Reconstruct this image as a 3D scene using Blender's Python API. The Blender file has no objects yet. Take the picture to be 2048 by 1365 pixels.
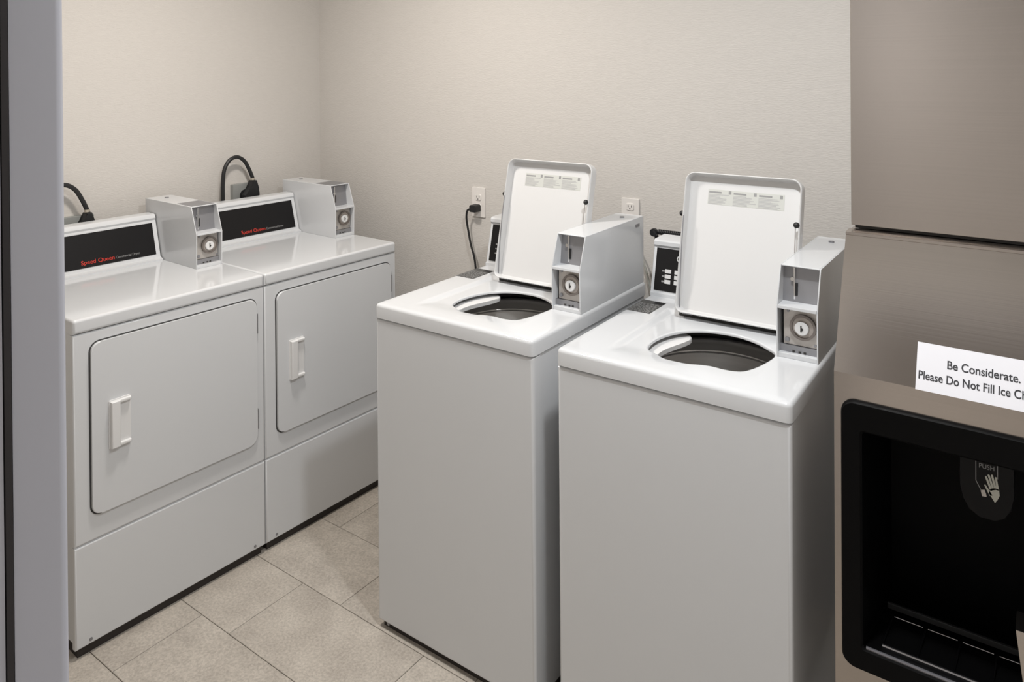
import bpy, bmesh, math, random
from mathutils import Vector, Matrix, geometry
S = bpy.context.scene
COL = S.collection
random.seed(4)

# ------------------------------------------------------------------ camera
YAW, PITCH, ROLL = 0.6269, -0.0055, -0.0072
CAM = Vector((2.9652, -2.4713, 1.7444))
f = Vector((-math.sin(YAW)*math.cos(PITCH), math.cos(YAW)*math.cos(PITCH), math.sin(PITCH)))
rt = Vector((math.cos(YAW), math.sin(YAW), 0)); up = rt.cross(f)
r2 = rt*math.cos(ROLL)+up*math.sin(ROLL); u2 = up*math.cos(ROLL)-rt*math.sin(ROLL)
cd = bpy.data.cameras.new('camera'); cam = bpy.data.objects.new('camera', cd); COL.objects.link(cam)
M = Matrix((r2, u2, -f)).transposed().to_4x4(); M.translation = CAM
cam.matrix_world = M
cd.sensor_width = 36; cd.sensor_fit = 'HORIZONTAL'; cd.lens = 1511.93*36/2048
cd.shift_y = -(682.5-152.5)/2048; cd.clip_start = 0.02
S.camera = cam
# ------------------------------------------------------------------ view, world, lights
S.view_settings.view_transform = 'Standard'; S.view_settings.look = 'None'
S.view_settings.exposure = 0.0; S.view_settings.gamma = 1.0
S.view_settings.use_curve_mapping = False
w = bpy.data.worlds.new('world'); S.world = w; w.use_nodes = True
w.node_tree.nodes['Background'].inputs[0].default_value = (1.0, 0.95, 0.90, 1)
w.node_tree.nodes['Background'].inputs[1].default_value = 0.25

def area(name, loc, size, power, color, rot=(0, 0, 0), shape='DISK', size_y=None, spread=math.pi):
    l = bpy.data.lights.new(name, 'AREA'); l.shape = shape; l.size = size
    if size_y: l.size_y = size_y
    l.energy = power; l.color = color; l.spread = spread
    o = bpy.data.objects.new(name, l); o.location = loc; o.rotation_euler = rot; COL.objects.link(o); return o
CEIL = 2.62
area('light_downlight_near', (2.48, -1.20, CEIL-0.03), 0.12, 25, (0.965, 0.985, 1.0))
area('light_downlight_corner', (1.02, -1.02, CEIL-0.03), 0.22, 26, (1.0, 0.94, 0.875))
area('light_corridor_fill', (1.3, -3.7, CEIL-0.03), 1.1, 75, (0.93, 0.95, 1.0), shape='RECTANGLE', size_y=0.55)  # unseen fill lamp, added to brighten the room through the doorway

# ------------------------------------------------------------------ materials
def mat(name, col, rough=.5, metal=0, coat=0, bump=None, var=None, spec=.5, emis=None):
    m = bpy.data.materials.new(name); m.use_nodes = True; nt = m.node_tree; b = nt.nodes['Principled BSDF']
    b.inputs['Base Color'].default_value = (*col, 1); b.inputs['Roughness'].default_value = rough
    b.inputs['Metallic'].default_value = metal; b.inputs['Coat Weight'].default_value = coat
    b.inputs['Coat Roughness'].default_value = .08
    b.inputs['Specular IOR Level'].default_value = spec
    tc = nt.nodes.new('ShaderNodeTexCoord')
    if var:   # (scale xyz, amount, detail)
        mp = nt.nodes.new('ShaderNodeMapping'); mp.inputs['Scale'].default_value = var[0]
        nt.links.new(tc.outputs['Object'], mp.inputs[0])
        n = nt.nodes.new('ShaderNodeTexNoise'); n.inputs['Scale'].default_value = 1; n.inputs['Detail'].default_value = var[2]
        nt.links.new(mp.outputs[0], n.inputs['Vector'])
        mx = nt.nodes.new('ShaderNodeMix'); mx.data_type = 'RGBA'
        a = var[1]
        mx.inputs[6].default_value = (*[c*(1-a) for c in col], 1); mx.inputs[7].default_value = (*[min(1, c*(1+a)) for c in col], 1)
        nt.links.new(n.outputs['Fac'], mx.inputs[0]); nt.links.new(mx.outputs[2], b.inputs['Base Color'])
    if bump:  # (scale xyz, strength, distance)
        mp = nt.nodes.new('ShaderNodeMapping'); mp.inputs['Scale'].default_value = bump[0]
        nt.links.new(tc.outputs['Object'], mp.inputs[0])
        n = nt.nodes.new('ShaderNodeTexNoise'); n.inputs['Scale'].default_value = 1; n.inputs['Detail'].default_value = 4
        nt.links.new(mp.outputs[0], n.inputs['Vector'])
        bp = nt.nodes.new('ShaderNodeBump'); bp.inputs['Strength'].default_value = bump[1]; bp.inputs['Distance'].default_value = bump[2]
        nt.links.new(n.outputs['Fac'], bp.inputs['Height']); nt.links.new(bp.outputs[0], b.inputs['Normal'])
    return m
ENAMEL = mat('white_enamel', (.62, .633, .65), .22, coat=.25, bump=((9, 9, 9), .04, .004))
ENAMEL_TOP = mat('white_enamel_top', (.62, .633, .65), .12, coat=.3, bump=((9, 9, 9), .03, .003))
PLASTIC = mat('white_plastic', (.70, .70, .70), .35)
PLASTIC_G = mat('tub_plastic', (.66, .67, .67), .35)
BLACKP = mat('black_panel', (.009, .0085, .009), .42, spec=.22)
BLACKR = mat('black_rubber', (.010, .010, .011), .5)
BLACKG = mat('black_moulded_plastic', (.0018, .0018, .002), .5, spec=.09)
DARK = mat('dark_gap', (.03, .028, .026), .8)
KICK = mat('kick_paint', (.022, .017, .015), .6)
GASKET = mat('grey_gasket', (.045, .045, .045), .7)
STEEL = mat('brushed_steel', (.44, .40, .365), .22, 1, var=((1.2, 1.2, 260), .05, 3), bump=((2, 2, 420), .04, .001))
STEEL_TUB = mat('tub_steel', (.72, .70, .68), .35, .6, var=((4, 4, 60), .15, 2))
GREYM = mat('grey_metal', (.30, .30, .315), .45, .6)
GREYP = mat('grey_metal_plate', (.50, .47, .44), .40, .5, var=((60, 60, 60), .2, 3))
CHROME = mat('chrome', (.75, .75, .76), .15, 1)
BRASS = mat('cord_clamp', (.55, .50, .42), .4, .6)
WALL = mat('wallpaper', (.575, .55, .52), .75, bump=((70, 70, 300), .55, .002), var=((30, 30, 120), .035, 4))
CEILM = mat('ceiling_paint', (.78, .77, .74), .85)
FRAME = mat('door_frame_paint', (.41, .415, .46), .42, var=((1.5, 1.5, .8), .10, 3))
FRAME_D = mat('door_frame_seal', (.02, .017, .018), .7)
GROUT = mat('grout', (.11, .10, .09), .9)
LABELG = mat('sticker_grey', (.06, .06, .058), .5, var=((150, 150, 150), .5, 2))
LABELL = mat('sticker_light', (.55, .56, .53), .5)
PRINT = mat('printed_grey', (.28, .28, .28), .6)
PRINTL = mat('printed_light', (.42, .42, .42), .6)
WHITEPRINT = mat('white_print', (.62, .62, .62), .5)
GREYPRINT = mat('grey_print', (.25, .25, .25), .5)
RED = mat('red_print', (.55, .035, .02), .4)
PAPER = mat('sign_paper', (.74, .74, .78), .5)
INK = mat('sign_ink', (.03, .03, .035), .6)
HANDM = mat('hand_print', (.50, .50, .44), .5)
OUTLET = mat('outlet_white', (.72, .69, .66), .35)
LAMP = mat('lamp_trim', (.8, .8, .78), .5)
lampe = bpy.data.materials.new('lamp_glow'); lampe.use_nodes = True
lb = lampe.node_tree.nodes['Principled BSDF']; lb.inputs['Emission Color'].default_value = (1, .96, .9, 1); lb.inputs['Emission Strength'].default_value = 3

def tile_mat():
    m = bpy.data.materials.new('floor_tile'); m.use_nodes = True; nt = m.node_tree; b = nt.nodes['Principled BSDF']
    b.inputs['Roughness'].default_value = .55
    g = nt.nodes.new('ShaderNodeNewGeometry'); oi = nt.nodes.new('ShaderNodeObjectInfo')
    add = nt.nodes.new('ShaderNodeVectorMath'); add.operation = 'ADD'
    sc = nt.nodes.new('ShaderNodeVectorMath'); sc.operation = 'SCALE'; sc.inputs['Scale'].default_value = 9
    cmb = nt.nodes.new('ShaderNodeCombineXYZ'); nt.links.new(oi.outputs['Random'], cmb.inputs[0]); nt.links.new(oi.outputs['Random'], cmb.inputs[2])
    nt.links.new(cmb.outputs[0], sc.inputs[0]); nt.links.new(g.outputs['Position'], add.inputs[0]); nt.links.new(sc.outputs[0], add.inputs[1])
    n1 = nt.nodes.new('ShaderNodeTexNoise'); n1.inputs['Scale'].default_value = 9; n1.inputs['Detail'].default_value = 6
    n2 = nt.nodes.new('ShaderNodeTexNoise'); n2.inputs['Scale'].default_value = 120; n2.inputs['Detail'].default_value = 4; n2.inputs['Roughness'].default_value = .7
    for n in (n1, n2): nt.links.new(add.outputs[0], n.inputs['Vector'])
    r1 = nt.nodes.new('ShaderNodeValToRGB'); r1.color_ramp.elements[0].position = .3; r1.color_ramp.elements[1].position = .7
    r1.color_ramp.elements[0].color = (.39, .352, .308, 1); r1.color_ramp.elements[1].color = (.50, .457, .402, 1)
    r2_ = nt.nodes.new('ShaderNodeValToRGB'); r2_.color_ramp.elements[0].position = .35; r2_.color_ramp.elements[1].position = .72
    r2_.color_ramp.elements[0].color = (.80, .80, .80, 1); r2_.color_ramp.elements[1].color = (1.22, 1.22, 1.22, 1)
    mx = nt.nodes.new('ShaderNodeMix'); mx.data_type = 'RGBA'; mx.blend_type = 'MULTIPLY'; mx.inputs[0].default_value = 1
    nt.links.new(n1.outputs['Fac'], r1.inputs[0]); nt.links.new(n2.outputs['Fac'], r2_.inputs[0])
    nt.links.new(r1.outputs[0], mx.inputs[6]); nt.links.new(r2_.outputs[0], mx.inputs[7]); nt.links.new(mx.outputs[2], b.inputs['Base Color'])
    bp = nt.nodes.new('ShaderNodeBump'); bp.inputs['Strength'].default_value = .15; bp.inputs['Distance'].default_value = .001
    nt.links.new(n2.outputs['Fac'], bp.inputs['Height']); nt.links.new(bp.outputs[0], b.inputs['Normal'])
    return m
TILE = tile_mat()

# ------------------------------------------------------------------ helpers
def obj(name, bm, m, parent=None, smooth=True, angle=35, wn=True, **props):
    me = bpy.data.meshes.new(name)
    bmesh.ops.recalc_face_normals(bm, faces=bm.faces)
    bm.to_mesh(me); bm.free()
    for mm in (m if isinstance(m, (list, tuple)) else [m]): me.materials.append(mm)
    if smooth:
        me.shade_smooth(); me.set_sharp_from_angle(angle=math.radians(angle))
    o = bpy.data.objects.new(name, me); COL.objects.link(o)
    if parent: o.parent = parent
    if smooth and wn:
        md = o.modifiers.new('normals', 'WEIGHTED_NORMAL'); md.keep_sharp = True
    for k, v in props.items(): o[k] = v
    return o
def empty(name, loc, rz, label, cat, group=None):
    o = bpy.data.objects.new(name, None); o.empty_display_size = .1; COL.objects.link(o)
    o.location = loc; o.rotation_euler = (0, 0, rz); o['label'] = label; o['category'] = cat
    if group: o['group'] = group
    return o
def box(bm, x0, x1, y0, y1, z0, z1, bev=0, seg=2, filt=None):
    vs = [bm.verts.new((x, y, z)) for x in (x0, x1) for y in (y0, y1) for z in (z0, z1)]
    q = [(0, 1, 3, 2), (4, 6, 7, 5), (0, 4, 5, 1), (2, 3, 7, 6), (0, 2, 6, 4), (1, 5, 7, 3)]
    fs = [bm.faces.new([vs[i] for i in t]) for t in q]
    if bev:
        es = set(e for fa in fs for e in fa.edges)
        if filt: es = [e for e in es if filt((e.verts[0].co+e.verts[1].co)/2, e.verts[1].co-e.verts[0].co)]
        bmesh.ops.bevel(bm, geom=list(es), offset=bev, segments=seg, affect='EDGES', profile=.5)
    return bm
def bx(*a, **k): return box(bmesh.new(), *a, **k)
def prism(bm, pts, axis, a0, a1, bev=0, seg=2, caps='both'):
    """pts in the plane across axis; axis 'x': (y,z); 'y': (x,z); 'z': (x,y)"""
    def P(p, a): return {'x': (a, p[0], p[1]), 'y': (p[0], a, p[1]), 'z': (p[0], p[1], a)}[axis]
    A = [bm.verts.new(P(p, a0)) for p in pts]; B = [bm.verts.new(P(p, a1)) for p in pts]
    f0 = bm.faces.new(A); f1 = bm.faces.new(B[::-1]); n = len(pts)
    for i in range(n): bm.faces.new((A[i], B[i], B[(i+1) % n], A[(i+1) % n]))
    if bev:
        es = []
        if caps in ('both', 'a0'): es += list(f0.edges)
        if caps in ('both', 'a1'): es += list(f1.edges)
        bmesh.ops.bevel(bm, geom=es, offset=bev, segments=seg, affect='EDGES', profile=.5)
    return bm
def rrect(x0, x1, y0, y1, r, n=6):
    rs = r if isinstance(r, (list, tuple)) else [r]*4
    out = []
    for (cx, cy, a), q in zip(((x0, y0, 180), (x1, y0, 270), (x1, y1, 0), (x0, y1, 90)), rs):
        px = cx+(q if cx == x0 else -q); py = cy+(q if cy == y0 else -q)
        if q <= 0: out.append((cx, cy)); continue
        for i in range(n+1):
            t = math.radians(a+90*i/n); out.append((px+q*math.cos(t), py+q*math.sin(t)))
    return out
def ringprism(bm, outer, inner, axis, a0, a1):
    def P(p, a): return {'x': (a, p[0], p[1]), 'y': (p[0], a, p[1]), 'z': (p[0], p[1], a)}[axis]
    n = len(outer); L = [[bm.verts.new(P(p, a)) for p in poly] for poly, a in ((outer, a0), (inner, a0), (inner, a1), (outer, a1))]
    for k in range(4):
        A, B = L[k], L[(k+1) % 4]
        for i in range(n): bm.faces.new((A[i], A[(i+1) % n], B[(i+1) % n], B[i]))
    return bm
def tube(bm, pts, r, n=10, cap=True):
    pts = [Vector(p) for p in pts]
    # catmull-rom resample
    out = []
    for i in range(len(pts)-1):
        p0 = pts[max(i-1, 0)]; p1 = pts[i]; p2 = pts[i+1]; p3 = pts[min(i+2, len(pts)-1)]
        for k in range(6):
            t = k/6; out.append(.5*((2*p1)+(-p0+p2)*t+(2*p0-5*p1+4*p2-p3)*t*t+(-p0+3*p1-3*p2+p3)*t**3))
    out.append(pts[-1])
    up_ = Vector((.3, .2, .9)).normalized(); prev = None
    for i, p in enumerate(out):
        d = (out[min(i+1, len(out)-1)]-out[max(i-1, 0)]).normalized()
        a = d.cross(up_).normalized(); b = d.cross(a).normalized(); up_ = -b if (-b).dot(up_) > 0 else b
        ring = [bm.verts.new(p+r*(a*math.cos(2*math.pi*k/n)+b*math.sin(2*math.pi*k/n))) for k in range(n)]
        if prev:
            best = min(range(n), key=lambda s: (prev[0].co-ring[s].co).length)
            ring = ring[best:]+ring[:best]
            if (prev[1].co-ring[1].co).length > (prev[1].co-ring[-1].co).length: ring = [ring[0]]+ring[1:][::-1]
            for k in range(n): bm.faces.new((prev[k], prev[(k+1) % n], ring[(k+1) % n], ring[k]))
        elif cap: bm.faces.new(ring)
        prev = ring
    if cap: bm.faces.new(prev[::-1])
    return bm
def cyl(bm, c, axis, r, h, n=24, bev=0, r2_=None):
    """cylinder centred at c along axis letter"""
    pts = [(math.cos(2*math.pi*i/n), math.sin(2*math.pi*i/n)) for i in range(n)]
    i = 'xyz'.index(axis); o = [k for k in range(3) if k != i]
    def V(p, s, rr):
        v = [0, 0, 0]; v[i] = c[i]+s*h/2; v[o[0]] = c[o[0]]+p[0]*rr; v[o[1]] = c[o[1]]+p[1]*rr; return bm.verts.new(v)
    A = [V(p, -1, r) for p in pts]; B = [V(p, 1, r if r2_ is None else r2_) for p in pts]
    f0 = bm.faces.new(A); f1 = bm.faces.new(B[::-1])
    for k in range(n): bm.faces.new((A[k], B[k], B[(k+1) % n], A[(k+1) % n]))
    if bev: bmesh.ops.bevel(bm, geom=list(f0.edges)+list(f1.edges), offset=bev, segments=2, affect='EDGES')
    return bm
def lathe(bm, c, prof, n=48):
    """prof [(r,z)] about z through c"""
    prev = None
    for r, z in prof:
        if r < 1e-5: ring = [bm.verts.new((c[0], c[1], z))]
        else: ring = [bm.verts.new((c[0]+r*math.cos(2*math.pi*k/n), c[1]+r*math.sin(2*math.pi*k/n), z)) for k in range(n)]
        if prev:
            if len(ring) == 1:
                for k in range(n): bm.faces.new((prev[k], prev[(k+1) % n], ring[0]))
            else:
                for k in range(n): bm.faces.new((prev[k], prev[(k+1) % n], ring[(k+1) % n], ring[k]))
        prev = ring
    return bm
def text(name, s, size, m, parent, mtx, bold=0.0, align='LEFT', extrude=.0003, width=None):
    c = bpy.data.curves.new(name, 'FONT'); c.body = s; c.size = size; c.offset = bold; c.align_x = align; c.extrude = extrude
    t = bpy.data.objects.new(name, c); COL.objects.link(t); bpy.context.view_layer.update()
    dg = bpy.context.evaluated_depsgraph_get(); me = bpy.data.meshes.new_from_object(t.evaluated_get(dg))
    COL.objects.unlink(t); bpy.data.objects.remove(t)
    me.name = name; me.materials.clear(); me.materials.append(m)
    if width:
        xs = [v.co.x for v in me.vertices]; k = width/(max(xs)-min(xs)); x0 = min(xs) if align == 'LEFT' else 0
        for v in me.vertices: v.co.x = (v.co.x-x0)*k
    me.transform(mtx)
    o = bpy.data.objects.new(name, me); COL.objects.link(o); o.parent = parent; return o
def frame_mtx(o, ex, ey):
    ex = Vector(ex).normalized(); ey = Vector(ey).normalized(); ez = ex.cross(ey)
    m_ = Matrix((ex, ey, ez)).transposed().to_4x4(); m_.translation = Vector(o); return m_
def copy_tree(o, parent=None):
    c = o.copy(); COL.objects.link(c); c.parent = parent
    for ch in list(o.children): copy_tree(ch, c)
    return c

# ------------------------------------------------------------------ room
XW, YW, XE, YF = -.10, .083, 3.32, -2.181
T = .11
def struct(name, bm, m, **k): return obj(name, bm, m, smooth=False, kind='structure', **k)
struct('wall_left', bx(XW-T, XW, -4.6, YW+T, 0, CEIL), WALL)
struct('wall_back', bx(XW, XE, YW, YW+T, 0, CEIL), WALL)
struct('wall_right', bx(XE, XE+T, -4.6, YW+T, 0, CEIL), WALL)
JX, DX1, DH = 2.30, 3.24, 2.12
bm = bx(XW, JX-.04, YF-.15, YF-.01, 0, CEIL); box(bm, DX1+.04, XE, YF-.15, YF-.01, 0, CEIL); box(bm, JX-.04, DX1+.04, YF-.15, YF-.01, DH+.04, CEIL)
struct('wall_front', bm, WALL)
struct('wall_corridor', bx(XW, XE, -4.6-T, -4.6, 0, CEIL), WALL)
struct('ceiling', bx(XW-T, XE+T, YF-.08, YW+T, CEIL, CEIL+.1), CEILM)
struct('ceiling_corridor', bx(XW-T, XE+T, -4.6-T, YF-.0805, CEIL, CEIL+.1), mat('corridor_ceiling_darkened', (.22, .20, .18), .8))  # unseen corridor part, coloured darker to dim its reflection in the steel
fl = struct('floor', bx(XW-T, XE+T, -4.6-T, YW+T, -.08, -.0045), GROUT)
# floor tiles, one object each
P_, LN, G = .287, .556, .0022
tcache = {}
def tile(x0, x1, y0, y1):
    k = (round(x1-x0, 3), round(y1-y0, 3))
    if k not in tcache:
        b_ = bx(-k[0]/2, k[0]/2, -k[1]/2, k[1]/2, -.0045, 0, .0012, 1, lambda c, d: c.z > -.001)
        o = obj('tile', b_, TILE, fl, smooth=False); tcache[k] = o.data
    else:
        o = bpy.data.objects.new('tile', tcache[k]); COL.objects.link(o); o.parent = fl
    o.location = ((x0+x1)/2, (y0+y1)/2, random.uniform(-.0004, 0))
starts = {0: .864, 1: 1.05, 2: .45}
row = 0
for r in range(-12, 5):
    y0 = -1.097+P_*r; y1 = y0+P_
    y0c, y1c = max(y0, -4.59), min(y1, YW)
    if y1c-y0c < .03: continue
    s = {0: .864, 1: 1.05, 2: 1.236}[r % 3]
    if r % 3 == 2: s = .72
    k = math.floor((XW-s)/LN)
    while True:
        x0 = s+k*LN; x1 = x0+LN; k += 1
        if x0 > XE: break
        a, b_ = max(x0, XW), min(x1, XE)
        if b_-a < .03: continue
        tile(a+G/2, b_-G/2, y0c+G/2, y1c-G/2)
# door frame: left jamb we look past, with stop and seal
def jamb(name, x, s):
    root = obj(name, None or bmesh.new(), FRAME, smooth=False, kind='structure')
    bpy.data.objects.remove(root)
    b_ = bmesh.new()
    # profile in (x,y): reveal, rounded room-side corner, return on wall
    pr = [(0, -2.2235), (0, -2.190), (-.0015, -2.1855), (-.005, -2.182), (-.010, -2.181), (-.05, -2.181), (-.05, YF-.012), (-.04, YF-.012), (-.04, -2.2235)]
    pr = [(x+s*a, b) for a, b in pr]
    prism(b_, pr, 'z', 0, DH)
    o = obj(name, b_, FRAME, kind='structure')
    b_ = bmesh.new(); pr = [(x+s*a, b) for a, b in [(.0015, -2.2245), (.0015, -2.2295), (-.03, -2.2295), (-.03, -2.2245)]]
    prism(b_, pr, 'z', 0, DH); obj('door_seal', b_, FRAME_D, o)
    b_ = bmesh.new(); pr = [(x+s*a, b) for a, b in [(.001, -2.2305), (.001, -2.275), (-.004, -2.28), (-.04, -2.28), (-.04, -2.345), (-.055, -2.345), (-.055, -2.335), (-.04, -2.2305)]]
    prism(b_, pr, 'z', 0, DH); obj('door_stop', b_, FRAME, o)
    return o
jamb('trim_1', JX, 1); jamb('trim_2', DX1, -1)
o = struct('trim_3', bx(JX-.04, DX1+.04, YF-.155, YF-.0005, DH+.0005, DH+.045), FRAME)

# ceiling lamps (above the frame)
def downlight(x, y, r, label):
    o = empty('downlight', (x, y, CEIL), 0, label, 'ceiling light')
    b_ = bmesh.new(); lathe(b_, (0, 0), [(r+.02, 0), (r+.02, -.012), (r+.005, -.016), (r+.001, -.004), (r+.001, 0)], 32); obj('trim_ring', b_, LAMP, o)
    b_ = bmesh.new(); cyl(b_, (0, 0, -.004), 'z', r, .006); obj('lens', b_, lampe, o)
downlight(2.48, -1.20, .06, 'round recessed ceiling light above the washers')
downlight(1.02, -1.02, .11, 'round recessed ceiling light near the dryers')
o = empty('corridor_fill_panel', (1.3, -3.7, CEIL), 0, 'rectangular fill panel added in the corridor behind the camera', 'ceiling light')  # body of the added corridor fill lamp, out of view
obj('diffuser', bx(-.55, .55, -.275, .275, -.02, -.004), lampe, o); 
b_ = bmesh.new(); ringprism(b_, rrect(-.57, .57, -.295, .295, .004, 2), rrect(-.552, .552, -.277, .277, .002, 2), 'z', -.028, 0); obj('frame', b_, LAMP, o, smooth=False)

# ------------------------------------------------------------------ coin box (front bottom at u=0 facing -y)
def coin_box(parent, x0, x1, y0, z0, ztop, depth, top_inset=False):
    H = ztop-z0; sh = z0+.128; t = .0035
    prof = [(0, z0), (-.002, sh), (.034, ztop), (depth, ztop), (depth, z0)]
    side = [(y0+a, b) for a, b in prof]
    b_ = bmesh.new()
    prism(b_, side, 'x', x0, x0+t); prism(b_, side, 'x', x1-t, x1)
    # top, floor, back, inner bulkheads
    box(b_, x0+t, x1-t, y0+.034, y0+depth, ztop-t, ztop)
    box(b_, x0+t, x1-t, y0+.002, y0+depth, z0, z0+.012)
    box(b_, x0+t, x1-t, y0+depth-t, y0+depth, z0+.012, ztop-t)
    o = obj('coin_box', b_, ENAMEL, parent, smooth=False)
    o.modifiers.new('bevel', 'BEVEL').width = .0012; o.modifiers['bevel'].segments = 2
    o.data.shade_smooth(); o.modifiers.new('normals', 'WEIGHTED_NORMAL')
    obj('shelf', bx(x0+t, x1-t, y0-.003, y0+.05, sh-.004, sh+.004, .001), ENAMEL, o)
    b_ = bmesh.new(); prism(b_, [(y0+.046, sh+.004), (y0+.056, ztop-t), (y0+.062, ztop-t), (y0+.062, sh+.004)], 'x', x0+t, x1-t)
    obj('coin_slide', b_, GREYM, o, smooth=False)
    # slot and lever on the slide
    cx = x0+(x1-x0)*.36; ys = y0+.050
    obj('coin_slot', bx(cx-.003, cx+.004, ys-.004, ys+.004, sh+.020, sh+.052, .001), BLACKR, o)
    b_ = bx(cx-.006, cx-.0015, ys-.004, ys+.006, sh+.010, sh+.092, .001); cyl(b_, (cx-.008, ys-.004, sh+.062), 'y', .005, .006, 14)
    obj('slot_guide', b_, CHROME, o, kind='stuff')
    # vault front plate with lock
    obj('vault_door', bx(x0+.012, x1-.006, y0+.022, y0+.030, z0+.030, sh-.006, .001), GREYP, o)
    obj('vault_sill', bx(x0+t, x1-t, y0+.016, y0+.026, z0+.012, z0+.029, .001), GREYM, o)
    b_ = bmesh.new()
    for k in (.035, .05, .062): box(b_, x0+k, x0+k+.006, y0+.0145, y0+.017, z0+.014, z0+.018)
    obj('vault_screws', b_, DARK, o, smooth=False, kind='stuff')
    lx, lz = x0+(x1-x0)*.60, z0+.079
    b_ = bmesh.new(); n = 32
    ringprism(b_, [(lx+.032*math.cos(2*math.pi*i/n), lz+.032*math.sin(2*math.pi*i/n)) for i in range(n)],
              [(lx+.026*math.cos(2*math.pi*i/n), lz+.026*math.sin(2*math.pi*i/n)) for i in range(n)], 'y', y0+.013, y0+.022)
    obj('lock_collar', b_, mat_collar, o)
    b_ = bmesh.new(); cyl(b_, (lx, y0+.0195, lz), 'y', .0258, .005, 32); obj('lock_well', b_, mat_well, o)
    b_ = bmesh.new(); cyl(b_, (lx-.002, y0+.014, lz-.002), 'y', .017, .008, 28, .0015); obj('lock_dial', b_, PLASTIC, o)
    b_ = bx(lx-.0045, lx-.0015, y0+.0085, y0+.011, lz-.009, lz+.006); cyl(b_, (lx-.001, y0+.0098, lz-.003), 'y', .0032, .0022, 12)
    obj('keyhole', b_, DARK, o, smooth=False)
    b_ = bmesh.new(); cyl(b_, (x0+.021, y0+.020, z0+.042), 'y', .006, .005, 16, .001); cyl(b_, (x1-.012, y0+.020, z0+.038), 'y', .003, .004, 10); cyl(b_, (x0+.024, y0+.020, sh-.013), 'y', .0035, .004, 10)
    obj('bolt', b_, GREYM, o, kind='stuff')
    # key lock on the top near the back, small badge on the side
    b_ = bmesh.new(); cyl(b_, (x0+(x1-x0)*.52, y0+depth-.065, ztop+.001), 'z', .008, .004, 20, .0008); obj('top_lock', b_, GREYM, o)
    obj('side_badge', prism(bmesh.new(), rrect(y0+depth-.062, y0+depth-.032, ztop-.030, ztop-.020, .003, 3), 'x', x1, x1+.0012), GREYM, o)
    if top_inset:
        obj('top_dark_inset', prism(bmesh.new(), rrect(x0+.008, x1-.006, y0+.040, y0+.150, .003, 3), 'z', ztop, ztop+.0008), GREYM, o)  # thin darker area over the front part of the top
    return o
mat_collar = mat('lock_collar_metal', (.20, .175, .16), .4, .5)
mat_well = mat('lock_well_metal', (.40, .36, .33), .4, .4)

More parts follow.
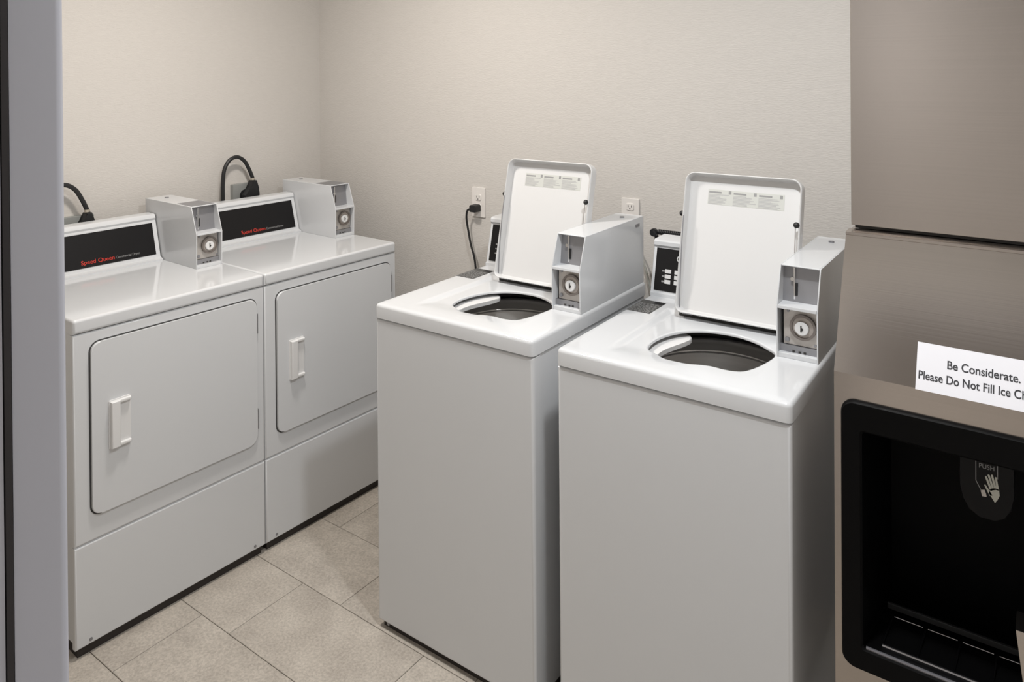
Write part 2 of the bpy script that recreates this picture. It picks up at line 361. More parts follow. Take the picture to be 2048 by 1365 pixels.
# ------------------------------------------------------------------ dryer
def make_dryer():
    Wd, H, HL, D = .6497, 1.0156, .9722, .625
    e = .0015
    r = empty('dryer', (0, 0, 0), 0, 'x', 'dryer', 'coin-operated dryers along the left wall')
    vb = lambda c, d: abs(d.z) > .1 and c.y < .05
    obj('cabinet', bx(e+.002, Wd-e-.002, .006, D, .045, HL-.002), ENAMEL, r)
    obj('kick_base', bx(.012, Wd-.012, .014, D-.02, .0, .045), KICK, r, smooth=False)
    for fx in (.05, Wd-.05):
        b_ = bmesh.new(); cyl(b_, (fx, .05, .018), 'z', .018, .034, 16); obj('foot', b_, BLACKR, r)
    # front panel frame around the door opening
    obj('front_panel', bx(e, Wd-e, 0, .02, .3385, HL-.003, .006, 3, lambda c, d: c.y < .005), ENAMEL, r)
    lp = obj('lower_panel', bx(e, Wd-e, 0, .02, .030, .3345, .006, 3, lambda c, d: c.y < .005), ENAMEL, r)
    for fx in (.045, Wd-.045):
        b_ = bmesh.new(); cyl(b_, (fx, -.0005, .045), 'y', .005, .004, 14, .001); obj('screw', b_, GREYM, lp)
    obj('top_panel', bx(e, Wd-e, -.003, D, HL, H, .009, 4, lambda c, d: (c.y < 0) or (c.z > H-.001)), ENAMEL_TOP, r)
    # door
    dx0, dx1, dz0, dz1 = .050, .614, .415, .936
    rr = [.028]*4
    ga = bmesh.new(); prism(ga, rrect(dx0-.0042, dx1+.0042, dz0-.0042, dz1+.0042, .032), 'y', -.0012, .004)
    obj('door_gasket', ga, GASKET, r, smooth=False)
    dr = bmesh.new(); prism(dr, rrect(dx0, dx1, dz0, dz1, .028, 8), 'y', -.0095, .004, .003, 3, 'a0')
    d = obj('door', dr, ENAMEL, r)
    for z in (.502, .845):
        obj('hinge', bx(dx1-.002, dx1+.006, -.0085, .002, z-.036, z+.036, .0015), GREYM, d)
    # handle: recessed pull, frame with a hollow on its right side
    hx0, hx1, hz0, hz1 = .098, .164, .598, .748
    b_ = bmesh.new()
    prism(b_, rrect(hx0, hx1, hz0, hz1, .005, 3), 'y', -.0125, -.009)
    box(b_, hx0+.003, hx0+.030, -.027, -.0125, hz0+.004, hz1-.004, .004, 3, lambda c, d: c.y < -.02)
    box(b_, hx0+.030, hx1-.002, -.022, -.0125, hz1-.014, hz1-.004, .003, 2, lambda c, d: c.y < -.02)
    box(b_, hx0+.030, hx1-.002, -.022, -.0125, hz0+.004, hz0+.014, .003, 2, lambda c, d: c.y < -.02)
    obj('handle', b_, PLASTIC, d)
    # control console with slanted face
    cx0, cx1 = .004, Wd-.116
    prof = [(.500, H), (.500, H+.006), (.521, H+.012), (.560, 1.168), (.556, 1.176), (.560, 1.188), (.566, 1.192), (.615, 1.192), (.622, 1.186), (.622, H)]
    b_ = bmesh.new(); prism(b_, prof, 'x', cx0, cx1, .0015, 2)
    con = obj('console', b_, ENAMEL, r)
    # display panel on slanted face
    p0 = Vector((0, .521, H+.012)); p1 = Vector((0, .560, 1.168)); ey = (p1-p0).normalized(); L = (p1-p0).length
    nrm = Vector((1, 0, 0)).cross(ey)   # out of the face (-y, +z)
    b_ = bmesh.new()
    def Q(x, s, n): return Vector((x, 0, 0))+p0+ey*s+nrm*n
    a = [(cx0+.018, .012), (cx1-.016, .012), (cx1-.016, L-.010), (cx0+.018, L-.010)]
    A = [b_.verts.new(Q(x, s, .002)) for x, s in a]; B = [b_.verts.new(Q(x, s, -.002)) for x, s in a]
    b_.faces.new(A); b_.faces.new(B[::-1])
    for i in range(4): b_.faces.new((A[i], B[i], B[(i+1) % 4], A[(i+1) % 4]))
    obj('control_panel', b_, BLACKP, con, smooth=False)
    text('lettering', 'Speed Queen', .021, RED, con, frame_mtx(Q(.243, .024, .0022), (1, 0, 0), ey), width=.118)
    text('lettering', 'Commercial Dryer', .013, GREYPRINT, con, frame_mtx(Q(.366, .025, .0022), (1, 0, 0), ey), width=.090)
    coin_box(r, Wd-.112, Wd-.006, .262, H, 1.245, .385, True)
    return r
d1 = make_dryer()
d1['label'] = 'nearer white coin dryer, beside the grey door frame at the left'
rd = -.0368; org = Vector((.6203, -.7815, 0)); ydir = Vector((-math.sin(rd), math.cos(rd), 0))
d1.rotation_euler = (0, 0, math.pi/2+rd); d1.location = org-ydir*.6497
d2 = copy_tree(d1); d2['label'] = 'farther white coin dryer, nearest the corner of the room'
d2.location = org

# ------------------------------------------------------------------ washer
HOLE = [(0.18, 0.169), (0.174, 0.22), (0.184, 0.280), (0.21, 0.33), (0.255, 0.368), (0.309, 0.385), (0.366, 0.382), (0.420, 0.358), (0.462, 0.319), (0.484, 0.279), (0.486, 0.240), (0.474, 0.189), (0.455, 0.153), (0.433, 0.131), (0.403, 0.123), (0.372, 0.126), (0.344, 0.117), (0.318, 0.100), (0.273, 0.096), (0.248, 0.105), (0.226, 0.124), (0.198, 0.140)]
def smooth_loop(p, k=4):
    n = len(p); out = []
    for i in range(n):
        p0, p1, p2, p3 = [Vector(p[(i+j) % n]) for j in (-1, 0, 1, 2)]
        for q in range(k):
            t = q/k; out.append(.5*((2*p1)+(-p0+p2)*t+(2*p0-5*p1+4*p2-p3)*t*t+(-p0+3*p1-3*p2+p3)*t**3))
    return out
def sstep(x): x = max(0, min(1, x)); return x*x*(3-2*x)
def make_washer():
    W, H, HL, D = .5972, 1.02, .9767, .700
    r = empty('washer', (0, 0, 0), 0, 'x', 'washing machine', 'coin-operated top-loading washers along the back wall')
    obj('cabinet', bx(.003, W-.003, .012, D-.01, .030, HL-.0035, .004), ENAMEL, r)
    obj('kick_base', bx(.012, W-.012, .016, D-.03, .0, .036), KICK, r, smooth=False)
    for fx in (.045, W-.045):
        for fy in (.04, D-.06):
            b_ = bmesh.new(); cyl(b_, (fx, fy, .016), 'z', .02, .030, 16); obj('foot', b_, BLACKR, r)
    fp = obj('front_panel', bx(0, W, 0, .035, .022, HL-.004, .010, 4, lambda c, d: c.y < .005), ENAMEL, r)
    for fx in (.042, W-.042):
        b_ = bmesh.new(); cyl(b_, (fx, .008, .021), 'y', .005, .010, 12); obj('screw', b_, GREYM, fp)
    # --- top with basin and tub opening
    hole = smooth_loop(HOLE)
    x0, x1, y0, y1, B = -.001, W+.001, -.003, D, .010
    def hz(x, y):
        return H-.0090*sstep((x-.108)/.018)*sstep((.500-x)/.06)*sstep((y-.05)/.10)*sstep((.475-y)/.02)
    pts = []; edges = []
    def loop(l):
        s = len(pts); pts.extend(Vector(q) for q in l); edges.extend((s+i, s+(i+1) % len(l)) for i in range(len(l)))
    def rectloop(i, n=24):
        c = rrect(x0+i, x1-i, y0+i, y1-i, max(.014-i, .003), 3)
        return c
    outer = rectloop(B); loop(outer); no = len(outer)
    loop(hole); nh = len(hole)
    cen = Vector((.335, .245))
    loop([cen+(p-cen)*1.03 for p in hole])
    for x in [.08, .095, .102, .108, .114, .12, .126, .132, .138, .15, .30, .486, .490, .495, .5]:
        for k in range(40):
            y = .02+k*.0118
            p = Vector((x, y))
            if x0+B+.002 < x < x1-B-.002 and min((p-q).length for q in hole) > .008 and not (abs(p.x-cen.x) < .15 and abs(p.y-cen.y) < .13): pts.append(p)
    for k in range(24):
        x = .02+k*.024
        for y in (.03, .06, .09, .40, .42, .455, .46, .465, .47, .475, .5, .6):
            p = Vector((x, y))
            if min((p-q).length for q in hole) > .012 and min((p-q).length for q in pts) > .003: pts.append(p)
    v2, e2, f2, ov, oe, of = geometry.delaunay_2d_cdt(pts, edges, [], 0, 1e-6)
    b_ = bmesh.new()
    vs = [b_.verts.new((p.x, p.y, hz(p.x, p.y))) for p in v2]
    def inside(p, poly):
        c = False; n = len(poly)
        for i in range(n):
            a, b = poly[i], poly[(i+1) % n]
            if (a[1] > p[1]) != (b[1] > p[1]) and p[0] < (b[0]-a[0])*(p[1]-a[1])/(b[1]-a[1])+a[0]: c = not c
        return c
    for t in f2:
        c = sum((v2[i] for i in t), Vector((0, 0)))/len(t)
        if inside(c, hole) or not inside(c, outer): continue
        try: b_.faces.new([vs[i] for i in t])
        except ValueError: pass
    idx = {}
    for new, olds in enumerate(ov):
        for q in olds: idx[q] = new
    # rounded outer edge down to the fascia bottom
    prev = [vs[idx[i]] for i in range(no)]
    for k in range(1, 5):
        a = math.pi/2*k/4; c = rectloop(B-B*math.sin(a)); ring = [b_.verts.new((p[0], p[1], H-B+B*math.cos(a))) for p in c]
        for i in range(no): b_.faces.new((prev[i], prev[(i+1) % no], ring[(i+1) % no], ring[i]))
        prev = ring
    ring = [b_.verts.new((v.co.x, v.co.y, HL)) for v in prev]
    for i in range(no): b_.faces.new((prev[i], prev[(i+1) % no], ring[(i+1) % no], ring[i]))
    inn = [b_.verts.new((v.co.x*(1-.04)+.012, v.co.y*(1-.04)+.012, HL)) for v in ring]
    for i in range(no): b_.faces.new((ring[i], ring[(i+1) % no], inn[(i+1) % no], inn[i]))
    # lip turned down into the opening
    prev = [vs[idx[no+i]] for i in range(nh)]
    for s, dz in ((.990, .0015), (.984, .004), (.984, .007)):
        ring = [b_.verts.new((cen.x+(p.x-cen.x)*s, cen.y+(p.y-cen.y)*s, hz(p.x, p.y)-dz)) for p in hole]
        for i in range(nh): b_.faces.new((prev[i], prev[(i+1) % nh], ring[(i+1) % nh], ring[i]))
        prev = ring
    for v in [v for v in b_.verts if not v.link_faces]: b_.verts.remove(v)
    tp = obj('top_panel', b_, ENAMEL_TOP, r, angle=50, wn=False)
    # cut the cabinet top open for the tub: cabinet is closed by tub cover
    c = (.335, .26)
    cab = [o for o in r.children if o.name.startswith('cabinet')][0]
    cab.data.clear_geometry()
    q = bmesh.new()
    ringprism(q, rrect(.003, W-.003, .012, D-.01, .006, 3), rrect(.008, W-.008, .036, D-.015, .004, 3), 'z', .030, HL-.0035)
    q.to_mesh(cab.data); q.free()
    # tub: outer dark cover, balance ring, steel basket
    b_ = bmesh.new(); lathe(b_, c, [(.245, .965), (.245, .985), (.208, .985), (.206, .972), (.245, .965)]); 
    obj('tub_cover', b_, DARK, r)
    b_ = bmesh.new(); lathe(b_, c, [(.217, .945), (.214, .960), (.203, .966), (.194, .964), (.190, .957), (.190, .948), (.193, .940), (.193, .925)])
    obj('balance_ring', b_, mat_bal, r)
    b_ = bmesh.new(); lathe(b_, c, [(.194, .945), (.196, .938), (.192, .932), (.198, .920), (.203, .86), (.199, .845), (.205, .83), (.206, .72), (.200, .705), (.206, .69), (.206, .52), (.18, .46), (.10, .445), (0, .44)])
    obj('tub_basket', b_, STEEL_TUB, r)
    b_ = bmesh.new(); lathe(b_, c, [(.15, .446), (.14, .47), (.075, .49), (.055, .56), (.045, .72), (.052, .74), (.045, .77), (.02, .785), (0, .787)], 32)
    obj('agitator', b_, PLASTIC_G, r)
    # white filler chute under the left rim
    ch = [(.172, .160), (.160, .20), (.157, .25), (.164, .304), (.186, .350), (.208, .365), (.226, .356), (.236, .332), (.232, .300), (.222, .265), (.212, .23), (.207, .20), (.205, .165), (.190, .150)]
    chs = [(p.x, p.y) for p in smooth_loop(ch, 3)]
    b_ = bmesh.new(); prism(b_, chs, 'z', .981, .993, .005, 4, 'a1')
    obj('fill_chute', b_, PLASTIC, r)
    # --- instruction sticker
    st = obj('instruction_sticker', bx(.006, .082, .390, .512, H-.0002, H+.0008), LABELG, r, smooth=False)
    obj('sticker_heading', bx(.050, .080, .487, .509, H+.0008, H+.0013), BLACKP, st, smooth=False)
    q = bmesh.new(); rn = random.Random(8)
    for j in range(13):
        yy = .394+j*.0068; xx = .009
        while xx < .076:
            w_ = rn.uniform(.003, .012); box(q, xx, min(xx+w_, .079), yy, yy+rn.uniform(.0015, .0035), H+.0008, H+.0011); xx += w_+rn.uniform(.002, .006)
    obj('sticker_print', q, GREYPRINT, st, smooth=False, kind='stuff')
    # --- console
    prof = [(.566, H-.001), (.566, H+.010), (.574, H+.012), (.606, 1.172), (.600, 1.178), (.600, 1.190), (.608, 1.196), (.68, 1.198), (.69, 1.19), (.69, H-.001)]
    b_ = bmesh.new(); prism(b_, prof, 'x', .002, .478, .0015, 2)
    con = obj('console', b_, ENAMEL, r)
    p0 = Vector((0, .574, H+.012)); p1 = Vector((0, .606, 1.172)); ey = (p1-p0).normalized(); L = (p1-p0).length; nrm = Vector((1, 0, 0)).cross(ey)
    def Q(x, s, n): return Vector((x, 0, 0))+p0+ey*s+nrm*n
    def slab(bb, x0_, x1_, s0, s1, n0, n1):
        a = [(x0_, s0), (x1_, s0), (x1_, s1), (x0_, s1)]
        A = [bb.verts.new(Q(x, s, n1)) for x, s in a]; Bv = [bb.verts.new(Q(x, s, n0)) for x, s in a]
        bb.faces.new(A); bb.faces.new(Bv[::-1])
        for i in range(4): bb.faces.new((A[i], Bv[i], Bv[(i+1) % 4], A[(i+1) % 4]))
    b_ = bmesh.new(); slab(b_, .012, .465, .006, L-.004, -.002, .002); obj('control_panel', b_, BLACKP, con, smooth=False)
    for cx_ in (.056, .088, .120, .152, .184):
        for k in range(3):
            b_ = bmesh.new(); s = .030+k*.0165; slab(b_, cx_-.009, cx_+.011, s, s+.012, .002, .0045)
            obj('cycle_button', b_, WHITEPRINT, con, smooth=False)
    b_ = bmesh.new()
    for k in range(3): slab(b_, .036, .045, .033+k*.0165, .038+k*.0165, .002, .0026)
    obj('indicator_marks', b_, GREYPRINT, con, smooth=False, kind='stuff')
    b_ = bmesh.new()
    for i in range(10):
        a0 = 2*math.pi*i/10
        slab(b_, .090+.0055*math.cos(a0)-.0018, .090+.0055*math.cos(a0)+.0018, .112+.008*math.sin(a0)-.0018, .112+.008*math.sin(a0)+.0018, .002, .0026)
    obj('panel_emblem', b_, WHITEPRINT, con, smooth=False, kind='stuff')
    # --- lid, opened, leaning back
    lx0, lx1, LH, ty = .146, .492, .418, .235
    lid_up = Vector((0, math.sin(ty), math.cos(ty))); lid_n = Vector((0, -math.cos(ty), math.sin(ty))); lo = Vector((0, .452, H+.003))
    def LP(x, s, n): return Vector((x, 0, 0))+lo+lid_up*s+lid_n*n
    b_ = bmesh.new()
    rr = [.022, .022, .030, .030]
    outl = rrect(lx0, lx1, 0, LH, rr, 6); sc = []
    layers = [(0, 0.0), (0, .027), (.001, .0305), (.003, .032), (.005, .0305), (.006, .027), (.009, .006), (.012, .003)]
    prev = None; first = None
    for ins, n in layers:
        ll = rrect(lx0+ins, lx1-ins, ins, LH-ins, [max(q-ins, .003) for q in rr], 6)
        ring = [b_.verts.new(LP(x, s, n)) for x, s in ll]
        if prev:
            for i in range(len(ring)): b_.faces.new((prev[i], prev[(i+1) % len(ring)], ring[(i+1) % len(ring)], ring[i]))
        else: b_.faces.new(ring)
        prev = ring
    b_.faces.new(prev)
    lid = obj('lid', b_, PLASTIC_LID, r, angle=60)
    for x, n in ((lx0-.005, .018), (lx1-.010, .033)):
        c_ = LP(x, .290, n); q = bmesh.new(); bmesh.ops.create_uvsphere(q, u_segments=14, v_segments=10, radius=.0085)
        bmesh.ops.transform(q, matrix=Matrix.Translation(c_), verts=q.verts); obj('bumper', q, BLACKR, lid)
    for x in (lx0+.006, lx1-.012):
        q = bmesh.new(); tube(q, [LP(x, .284, .034), LP(x+.002, .20, .034), LP(x+.004, .10, .028), LP(x+.004, .01, .014)], .0016, 8)
        obj('lid_spring', q, CHROME if x > .3 else GREYM, lid)
    def lslab(bb, x0_, x1_, s0, s1, n0, n1):
        a = [(x0_, s0), (x1_, s0), (x1_, s1), (x0_, s1)]
        A = [bb.verts.new(LP(x, s, n1)) for x, s in a]; Bv = [bb.verts.new(LP(x, s, n0)) for x, s in a]
        bb.faces.new(A); bb.faces.new(Bv[::-1])
        for i in range(4): bb.faces.new((A[i], Bv[i], Bv[(i+1) % 4], A[(i+1) % 4]))
    q = bmesh.new(); lslab(q, .212, .438, .327, .372, .003, .0035); ws = obj('warning_sticker', q, LABELL, lid, smooth=False)
    q = bmesh.new(); q2 = bmesh.new(); rnd = random.Random(3)
    for k in range(3):
        a = .213+k*.075
        lslab(q2, a+.062, a+.070, .360, .370, .0035, .0038)
        lslab(q2, a+.002, a+.040, .361, .366, .0035, .0038)
        for j in range(8):
            s = .329+j*.0038
            lslab(q, a+.001, a+.035+rnd.random()*.034, s, s+.0021, .0035, .0038)
    obj('warning_print', q, PRINTL, lid, smooth=False, kind='stuff'); obj('warning_heading', q2, PRINT, lid, smooth=False, kind='stuff')
    q = bmesh.new(); 
    for x in (.175, .46): cyl(q, (x, .455, H+.001), 'x', .0045, .03, 12)
    obj('lid_hinge', q, GREYM, r, kind='stuff')
    q = bx(.150, .488, .452, .462, H-.008, H+.0035); obj('hinge_gap', q, DARK, r, smooth=False)
    coin_box(r, .4905, W-.006, .262, H, 1.247, .43)
    return r
mat_bal = mat('balance_ring_plastic', (.20, .195, .19), .3)
PLASTIC_LID = mat('lid_enamel', (.66, .66, .66), .25, coat=.2)
w1 = make_washer(); w1.location = (1.2202, -.8038, 0); w1.rotation_euler = (0, 0, .0076)
w1['label'] = 'white top-loading coin washer nearer the dryers, lid open'
w2 = copy_tree(w1); w2.location = (1.8961, -.8038, 0); w2.rotation_euler = (0, 0, .0124)
w2['label'] = 'white top-loading coin washer beside the stainless ice machine, lid open'

# ------------------------------------------------------------------ ice machine
IX0, IX1, IY = 2.581, 3.145, -.800
im = empty('ice_dispenser', (IX0, -.78, 0), 0, 'stainless steel ice dispenser with black recess and push paddle', 'ice machine')
def iobj(name, bm, m, parent=im, **k):
    bmesh.ops.translate(bm, verts=bm.verts, vec=(-IX0, .78, 0)); return obj(name, bm, m, parent, **k)
ZB, ZT, YT = 1.1145, 1.384, -.683
FX0, FX1, FZ0, FZ1 = 2.595, 3.131, .513, 1.064
RX0, RX1, RZ0, RZ1 = 2.636, 3.090, .560, 1.003
# body: two sides, back, top, base
b_ = bmesh.new()
side = [(IY, .06), (IY, ZB), (YT, ZT), (-.005, ZT), (-.005, .06)]
prism(b_, side, 'x', IX0, IX0+.012); prism(b_, side, 'x', IX1-.012, IX1)
box(b_, IX0+.012, IX1-.012, -.020, -.005, .06, ZT); box(b_, IX0+.012, IX1-.012, YT+.001, -.020, ZT-.01, ZT)
iobj('body', b_, STEEL, smooth=False)
b_ = bmesh.new(); ringprism(b_, rrect(IX0+.0005, IX1-.0005, .06, ZB, .001, 8), rrect(FX0+.008, FX1-.008, FZ0+.008, FZ1-.008, .026, 8), 'y', IY-.001, IY+.012)
iobj('front_panel', b_, STEEL, smooth=False)
b_ = bmesh.new(); prism(b_, [(IY-.001, ZB), (YT-.001, ZT), (YT+.010, ZT-.006), (IY+.011, ZB-.001)], 'x', IX0+.0005, IX1-.0005)
iobj('slanted_panel', b_, STEEL, smooth=False)
b_ = bmesh.new(); prism(b_, [(YT-.004, ZT-.004), (YT-.004, ZT+.002), (YT+.035, ZT+.004), (YT+.035, ZT-.002)], 'x', IX0, IX1)
iobj('top_lip', b_, STEEL, smooth=False)
b_ = bmesh.new(); prism(b_, rrect(IX0+.03, IX1-.03, -.74, -.04, .01), 'z', .002, .062); iobj('plinth', b_, DARK)
# black recess
b_ = bmesh.new()
ol = rrect(FX0, FX1, FZ0, FZ1, .026, 8)
def rl(i, r): return rrect(FX0+i, FX1-i, FZ0+i, FZ1-i, r, 8)
il = rrect(RX0, RX1, RZ0, RZ1, .006, 8)
lay = [(ol, IY+.002), (rl(.001, .026), IY-.008), (rl(.004, .024), IY-.012), (rrect(RX0-.004, RX1+.004, RZ0-.004, RZ1+.004, .008, 8), IY-.010), (il, IY-.006),
       (rrect(RX0+.004, RX1-.004, RZ0+.0, RZ1-.004, .006, 8), IY+.05), (rrect(RX0+.012, RX1-.012, RZ0-.03, RZ1-.010, .006, 8), -.55)]
prev = None
for ll, y in lay:
    ring = [b_.verts.new((x, y, z)) for x, z in ll]
    if prev:
        for i in range(len(ring)): b_.faces.new((prev[i], prev[(i+1) % len(ring)], ring[(i+1) % len(ring)], ring[i]))
    prev = ring
b_.faces.new(prev)
iobj('recess', b_, BLACKG)
# highlight along the opening's bottom lip, put in as a lighter tube
b_ = bmesh.new(); tube(b_, [(RX0+.006, IY-.004, RZ0+.001), (RX1-.006, IY-.004, RZ0+.001)], .0034, 8); iobj('lip_highlight', b_, mat('lip_highlight_grey', (.22, .22, .24), .3, .6))
# drip tray and grille
GZ = .562
b_ = bmesh.new(); box(b_, RX0+.012, RX1-.012, -.792, -.640, GZ-.020, GZ-.012, .002); tray = iobj('drip_tray', b_, BLACKG)
tray_chrome = mat('grille_bright', (.62, .62, .64), .22, 1)
b_ = bmesh.new(); tube(b_, [(2.668, -.780, GZ), (3.066, -.780, GZ)], .0036, 8); iobj('front_bar', b_, tray_chrome, tray)
x = 2.668; k = 0
while x < 3.06:
    b_ = bmesh.new(); tube(b_, [(x+.006, -.676, GZ), (min(x+.060, 3.066), -.676, GZ)], .0016, 8); iobj('back_bar', b_, tray_chrome, tray)
    b_ = bmesh.new(); tube(b_, [(x, -.778, GZ), (x+.002, -.676, GZ)], .0016, 8); iobj('cross_bar', b_, BLACKG, tray)
    x += .0635
b_ = bmesh.new(); box(b_, RX0+.02, RX1-.02, -.655, -.648, GZ+.0, GZ+.012, .001); iobj('tray_ridge', b_, mat('black_ridge', (.03, .03, .03), .35), tray)
# push paddle hanging in the recess
PY = -.69
pp = [(2.797, .985), (2.797, .895), (2.803, .868), (2.815, .848), (2.832, .838), (2.858, .838), (2.875, .848), (2.886, .868), (2.891, .895), (2.891, .985)]
b_ = bmesh.new(); prism(b_, pp, 'y', PY, PY+.016, .003, 2, 'a0'); pad = iobj('push_paddle', b_, mat('paddle_black', (.004, .004, .0045), .5, spec=.2))
def line(bb, pts, wd, y):
    for a, b in zip(pts, pts[1:]):
        a = Vector(a); b = Vector(b); d = (b-a).normalized(); n = Vector((-d.y, d.x))*wd/2
        prism(bb, [tuple(a+n), tuple(b+n), tuple(b-n), tuple(a-n)], 'y', y-.0006, y)
b_ = bmesh.new(); line(b_, [(2.826, .975), (2.826, .912), (2.835, .894)], .0014, PY); line(b_, [(2.863, .975), (2.863, .925)], .0014, PY); iobj('outline_print', b_, GREYPRINT, pad, smooth=False)
t = text('lettering', 'PUSH', .0135, GREYPRINT, pad, frame_mtx((2.8315-IX0, PY-.0004+.78, .9395), (1, 0, 0), (0, 0, 1)), width=.026)
# printed hand: palm, four fingers, thumb
b_ = bmesh.new()
def cap(bb, a, b, w0, w1):
    a = Vector(a); b = Vector(b); d = (b-a).normalized(); n = Vector((-d.y, d.x)); p = []
    for i in range(7): t_ = math.pi/2-math.pi*i/6; p.append(tuple(b+d*w1*math.cos(t_)+n*w1*math.sin(t_)))
    p.append(tuple(a-n*w0)); p.append(tuple(a+n*w0)); prism(bb, p, 'y', PY-.0008, PY)
cap(b_, (2.8525, .899), (2.8435, .924), .0021, .0018)
cap(b_, (2.8562, .901), (2.8480, .9285), .0021, .0018)
cap(b_, (2.8600, .903), (2.8535, .930), .0021, .0018)
cap(b_, (2.8635, .903), (2.8600, .927), .0020, .0016)
cap(b_, (2.852, .889), (2.8420, .9065), .0026, .0016)
palm = [(2.848, .893), (2.851, .903), (2.858, .906), (2.8655, .905), (2.8665, .893), (2.863, .884), (2.8585, .8765)]
prism(b_, palm, 'y', PY-.0008, PY)
iobj('hand_print', b_, HANDM, pad, smooth=False)
b_ = bmesh.new(); prism(b_, [(2.834, .895), (2.841, .897), (2.8435, .889), (2.8445, .884), (2.8365, .883)], 'y', PY-.0006, PY); iobj('arrow_print', b_, GREYP, pad, smooth=False)
# stainless chute at the right edge
b_ = bmesh.new(); prism(b_, [(2.899, .748), (2.995, .748), (2.985, .55), (2.922, .55)], 'y', -.870, IY-.010, .002)
iobj('chute', b_, STEEL)
# ice maker head on top
ih = empty('ice_maker', (IX0, -.66, 0), 0, 'stainless steel ice maker head stacked on top of the dispenser', 'ice machine')
b_ = bmesh.new(); box(b_, IX0+.002, IX1-.002, -.648, -.01, ZT+.0105, 2.16, .006, 3); bmesh.ops.translate(b_, verts=b_.verts, vec=(-IX0, .66, 0)); obj('casing', b_, STEEL, ih)
b_ = bmesh.new(); box(b_, IX0+.01, IX1-.01, -.640, -.02, ZT+.0042, ZT+.0105); bmesh.ops.translate(b_, verts=b_.verts, vec=(-IX0, .66, 0)); obj('base_gasket', b_, DARK, ih, smooth=False)
b_ = bmesh.new(); box(b_, IX0+.004, IX1-.004, -.6505, -.648, ZT+.012, 2.15, .001); bmesh.ops.translate(b_, verts=b_.verts, vec=(-IX0, .66, 0)); obj('front_panel', b_, STEEL, ih)
# sign on slant
sl = Vector((0, YT-IY, ZT-ZB)).normalized(); sn = Vector((1, 0, 0)).cross(sl)
so = Vector((2.733, IY-.001, ZB))-sl*.002
sg = empty('paper_sign', so, 0, 'white paper notice asking guests to be considerate, taped on the ice dispenser', 'sign')
b_ = bmesh.new()
a = [(0, 0), (.222, 0), (.222, .091), (0.0, .091)]
A = [b_.verts.new(Vector((x, 0, 0))+sl*s+sn*.0014) for x, s in a]; Bv = [b_.verts.new(Vector((x, 0, 0))+sl*s+sn*.0004) for x, s in a]
b_.faces.new(A); b_.faces.new(Bv[::-1])
for i in range(4): b_.faces.new((A[i], Bv[i], Bv[(i+1) % 4], A[(i+1) % 4]))
obj('paper', b_, PAPER, sg, smooth=False)
text('lettering', 'Be Considerate.', .022, INK, sg, frame_mtx(Vector((.053, 0, 0))+sl*.0495+sn*.0016, (1, 0, 0), sl), bold=.0003, width=.119)
text('lettering', 'Please Do Not Fill Ice Chests', .022, INK, sg, frame_mtx(Vector((.0045, 0, 0))+sl*.0215+sn*.0016, (1, 0, 0), sl), bold=.0003, width=.205)

# ------------------------------------------------------------------ outlets, cords, plugs
def outlet(y_or_x, z, wall, label, h, w_=.072, m=OUTLET, duplex=True):
    o = empty('wall_outlet', (y_or_x, YW, z) if wall == 'back' else (XW, y_or_x, z), 0 if wall == 'back' else math.pi/2, label, 'outlet')
    b_ = bmesh.new(); prism(b_, rrect(-w_/2, w_/2, -h/2, h/2, .004, 3), 'y', -.006, -.0003, .002, 2, 'a0'); obj('cover_plate', b_, m, o)
    if duplex:
        for dz in (-.021, .021):
            b_ = bmesh.new(); prism(b_, rrect(-.016, .016, dz-.014, dz+.014, .008, 4), 'y', -.0085, -.006, .001, 1, 'a0'); s = obj('socket', b_, m, o)
            b_ = bx(-.008, -.006, -.0092, -.0080, dz-.001, dz+.007); box(b_, .006, .008, -.0092, -.0080, dz-.001, dz+.007); box(b_, -.002, .002, -.0092, -.0080, dz-.009, dz-.005); obj('socket_slots', b_, DARK, s, smooth=False, kind='stuff')
    return o
outlet(.935, 1.184, 'back', 'tall white duplex wall outlet with a black plug in it', .128)
o2 = outlet(1.661, 1.215, 'back', 'white duplex wall outlet between the two washers, nothing plugged in', .105, .074)
# washer power cord
def cord(label, pts, r, plug=None, clamp=None, m=BLACKR, name='power_cord', cat='cord', group=None):
    b = Vector(pts[0]); o = empty(name, b, 0, label, cat, group)
    q = bmesh.new(); tube(q, [Vector(p)-b for p in pts], r, 10); obj('cable', q, m, o)
    return o, b
c1, b0 = cord('thin black power cord hanging from the tall outlet behind the first washer', [(.921, YW-.040, 1.157), (.902, YW-.040, 1.150), (.893, YW-.036, 1.115), (.898, YW-.030, 1.06), (.912, YW-.03, 1.00), (.934, YW-.03, .93), (.945, YW-.03, .78), (.95, YW-.03, .5)], .0045)
q = bmesh.new(); prism(q, rrect(.914-b0.x, .950-b0.x, 1.145-b0.z, 1.176-b0.z, .008, 4), 'y', YW-.046-b0.y, YW-.0085-b0.y, .005, 2, 'a0'); obj('plug', q, BLACKR, c1)
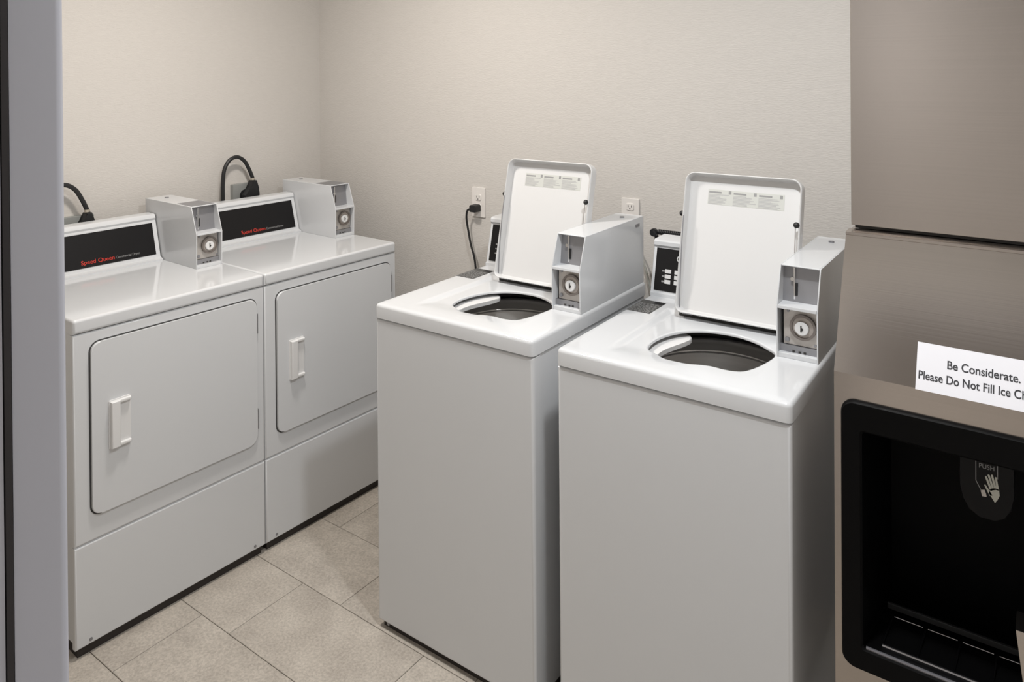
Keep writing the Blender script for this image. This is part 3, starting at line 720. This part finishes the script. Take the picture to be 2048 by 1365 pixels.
# dryer cords: heavy loop into an angled plug in a grey box
def dryer_cord(dy, dz, lab, lab2):
    X = -.055
    pts = [(X, -.504, 1.02), (X, -.504, 1.10), (X, -.504, 1.19), (X, -.503, 1.26), (X, -.496, 1.315), (X, -.470, 1.356), (X, -.430, 1.368), (X, -.392, 1.345), (X, -.366, 1.300), (X, -.350, 1.262), (X, -.343, 1.235)]
    pts = [(a, b+dy, c+dz) for a, b, c in pts]
    o, b = cord(lab, pts, .0085, group='heavy dryer power cords on the left wall')
    q = bmesh.new(); cyl(q, (X-b.x, -.350+dy-b.y, 1.259+dz-b.z), 'z', .0105, .010, 16, .001); obj('cord_clamp', q, BRASS, o)
    q = bmesh.new(); prism(q, [(-.357+dy-b.y, 1.252+dz-b.z), (-.336+dy-b.y, 1.252+dz-b.z), (-.330+dy-b.y, 1.215+dz-b.z), (-.322+dy-b.y, 1.195+dz-b.z), (-.322+dy-b.y, 1.160+dz-b.z), (-.395+dy-b.y, 1.160+dz-b.z), (-.398+dy-b.y, 1.190+dz-b.z), (-.365+dy-b.y, 1.222+dz-b.z)], 'x', XW+.024-b.x, XW+.060-b.x, .004, 2)
    obj('plug', q, BLACKR, o)
    e = empty('wall_outlet', (XW, -.375+dy, 1.185+dz), math.pi/2, lab2, 'outlet')
    q = bmesh.new(); prism(q, rrect(-.062, .062, -.055, .055, .004, 3), 'y', -.022, -.0003, .002, 2, 'a0'); obj('outlet_box', q, OUTBOX, e)
    q = bmesh.new(); cyl(q, (0, -.0225, 0), 'y', .028, .003, 24, .001); obj('socket', q, BLACKR, e)
OUTBOX = mat('outlet_box_grey', (.33, .34, .33), .45, .3)
dryer_cord(0, 0, 'thick black dryer cord looping up behind the farther dryer', 'grey outlet box behind the farther dryer')
dryer_cord(-.735, -.035, 'thick black dryer cord behind the nearer dryer, cut off by the door frame', 'grey outlet box behind the nearer dryer')
# braided black hose over the second washer's console
o, b = cord('short black corrugated hose lying behind the second washer control console', [(1.833, YW-.001, 1.02), (1.833, .03, 1.05), (1.833, -.04, 1.10), (1.833, -.06, 1.165), (1.840, -.08, 1.190), (1.860, -.08, 1.192), (1.90, -.08, 1.192), (1.95, -.08, 1.190), (2.00, -.08, 1.182), (2.02, -.07, 1.10)], .0075, name='water_hose', cat='hose')
q = bmesh.new()
for k in range(22): cyl(q, (1.852+k*.0068-b.x, -.08-b.y, 1.192-b.z), 'x', .0095, .0038, 12)
cyl(q, (1.836-b.x, -.088-b.y, 1.190-b.z), 'y', .0135, .016, 16, .002)
obj('corrugation', q, BLACKR, o, kind='stuff')
o, b = cord('thin grey tube standing in for a shadow line on the back wall between the washers', [(1.66, YW-.02, 1.13), (1.70, YW-.02, 1.08), (1.735, YW-.02, 1.0), (1.76, YW-.02, .85), (1.765, YW-.02, .5)], .0038, m=mat('shadow_line_grey', (.36, .36, .33), .5), name='wall_shadow_line', cat='hose')  # a faint shadow line on the wall, modelled as a thin darker tube
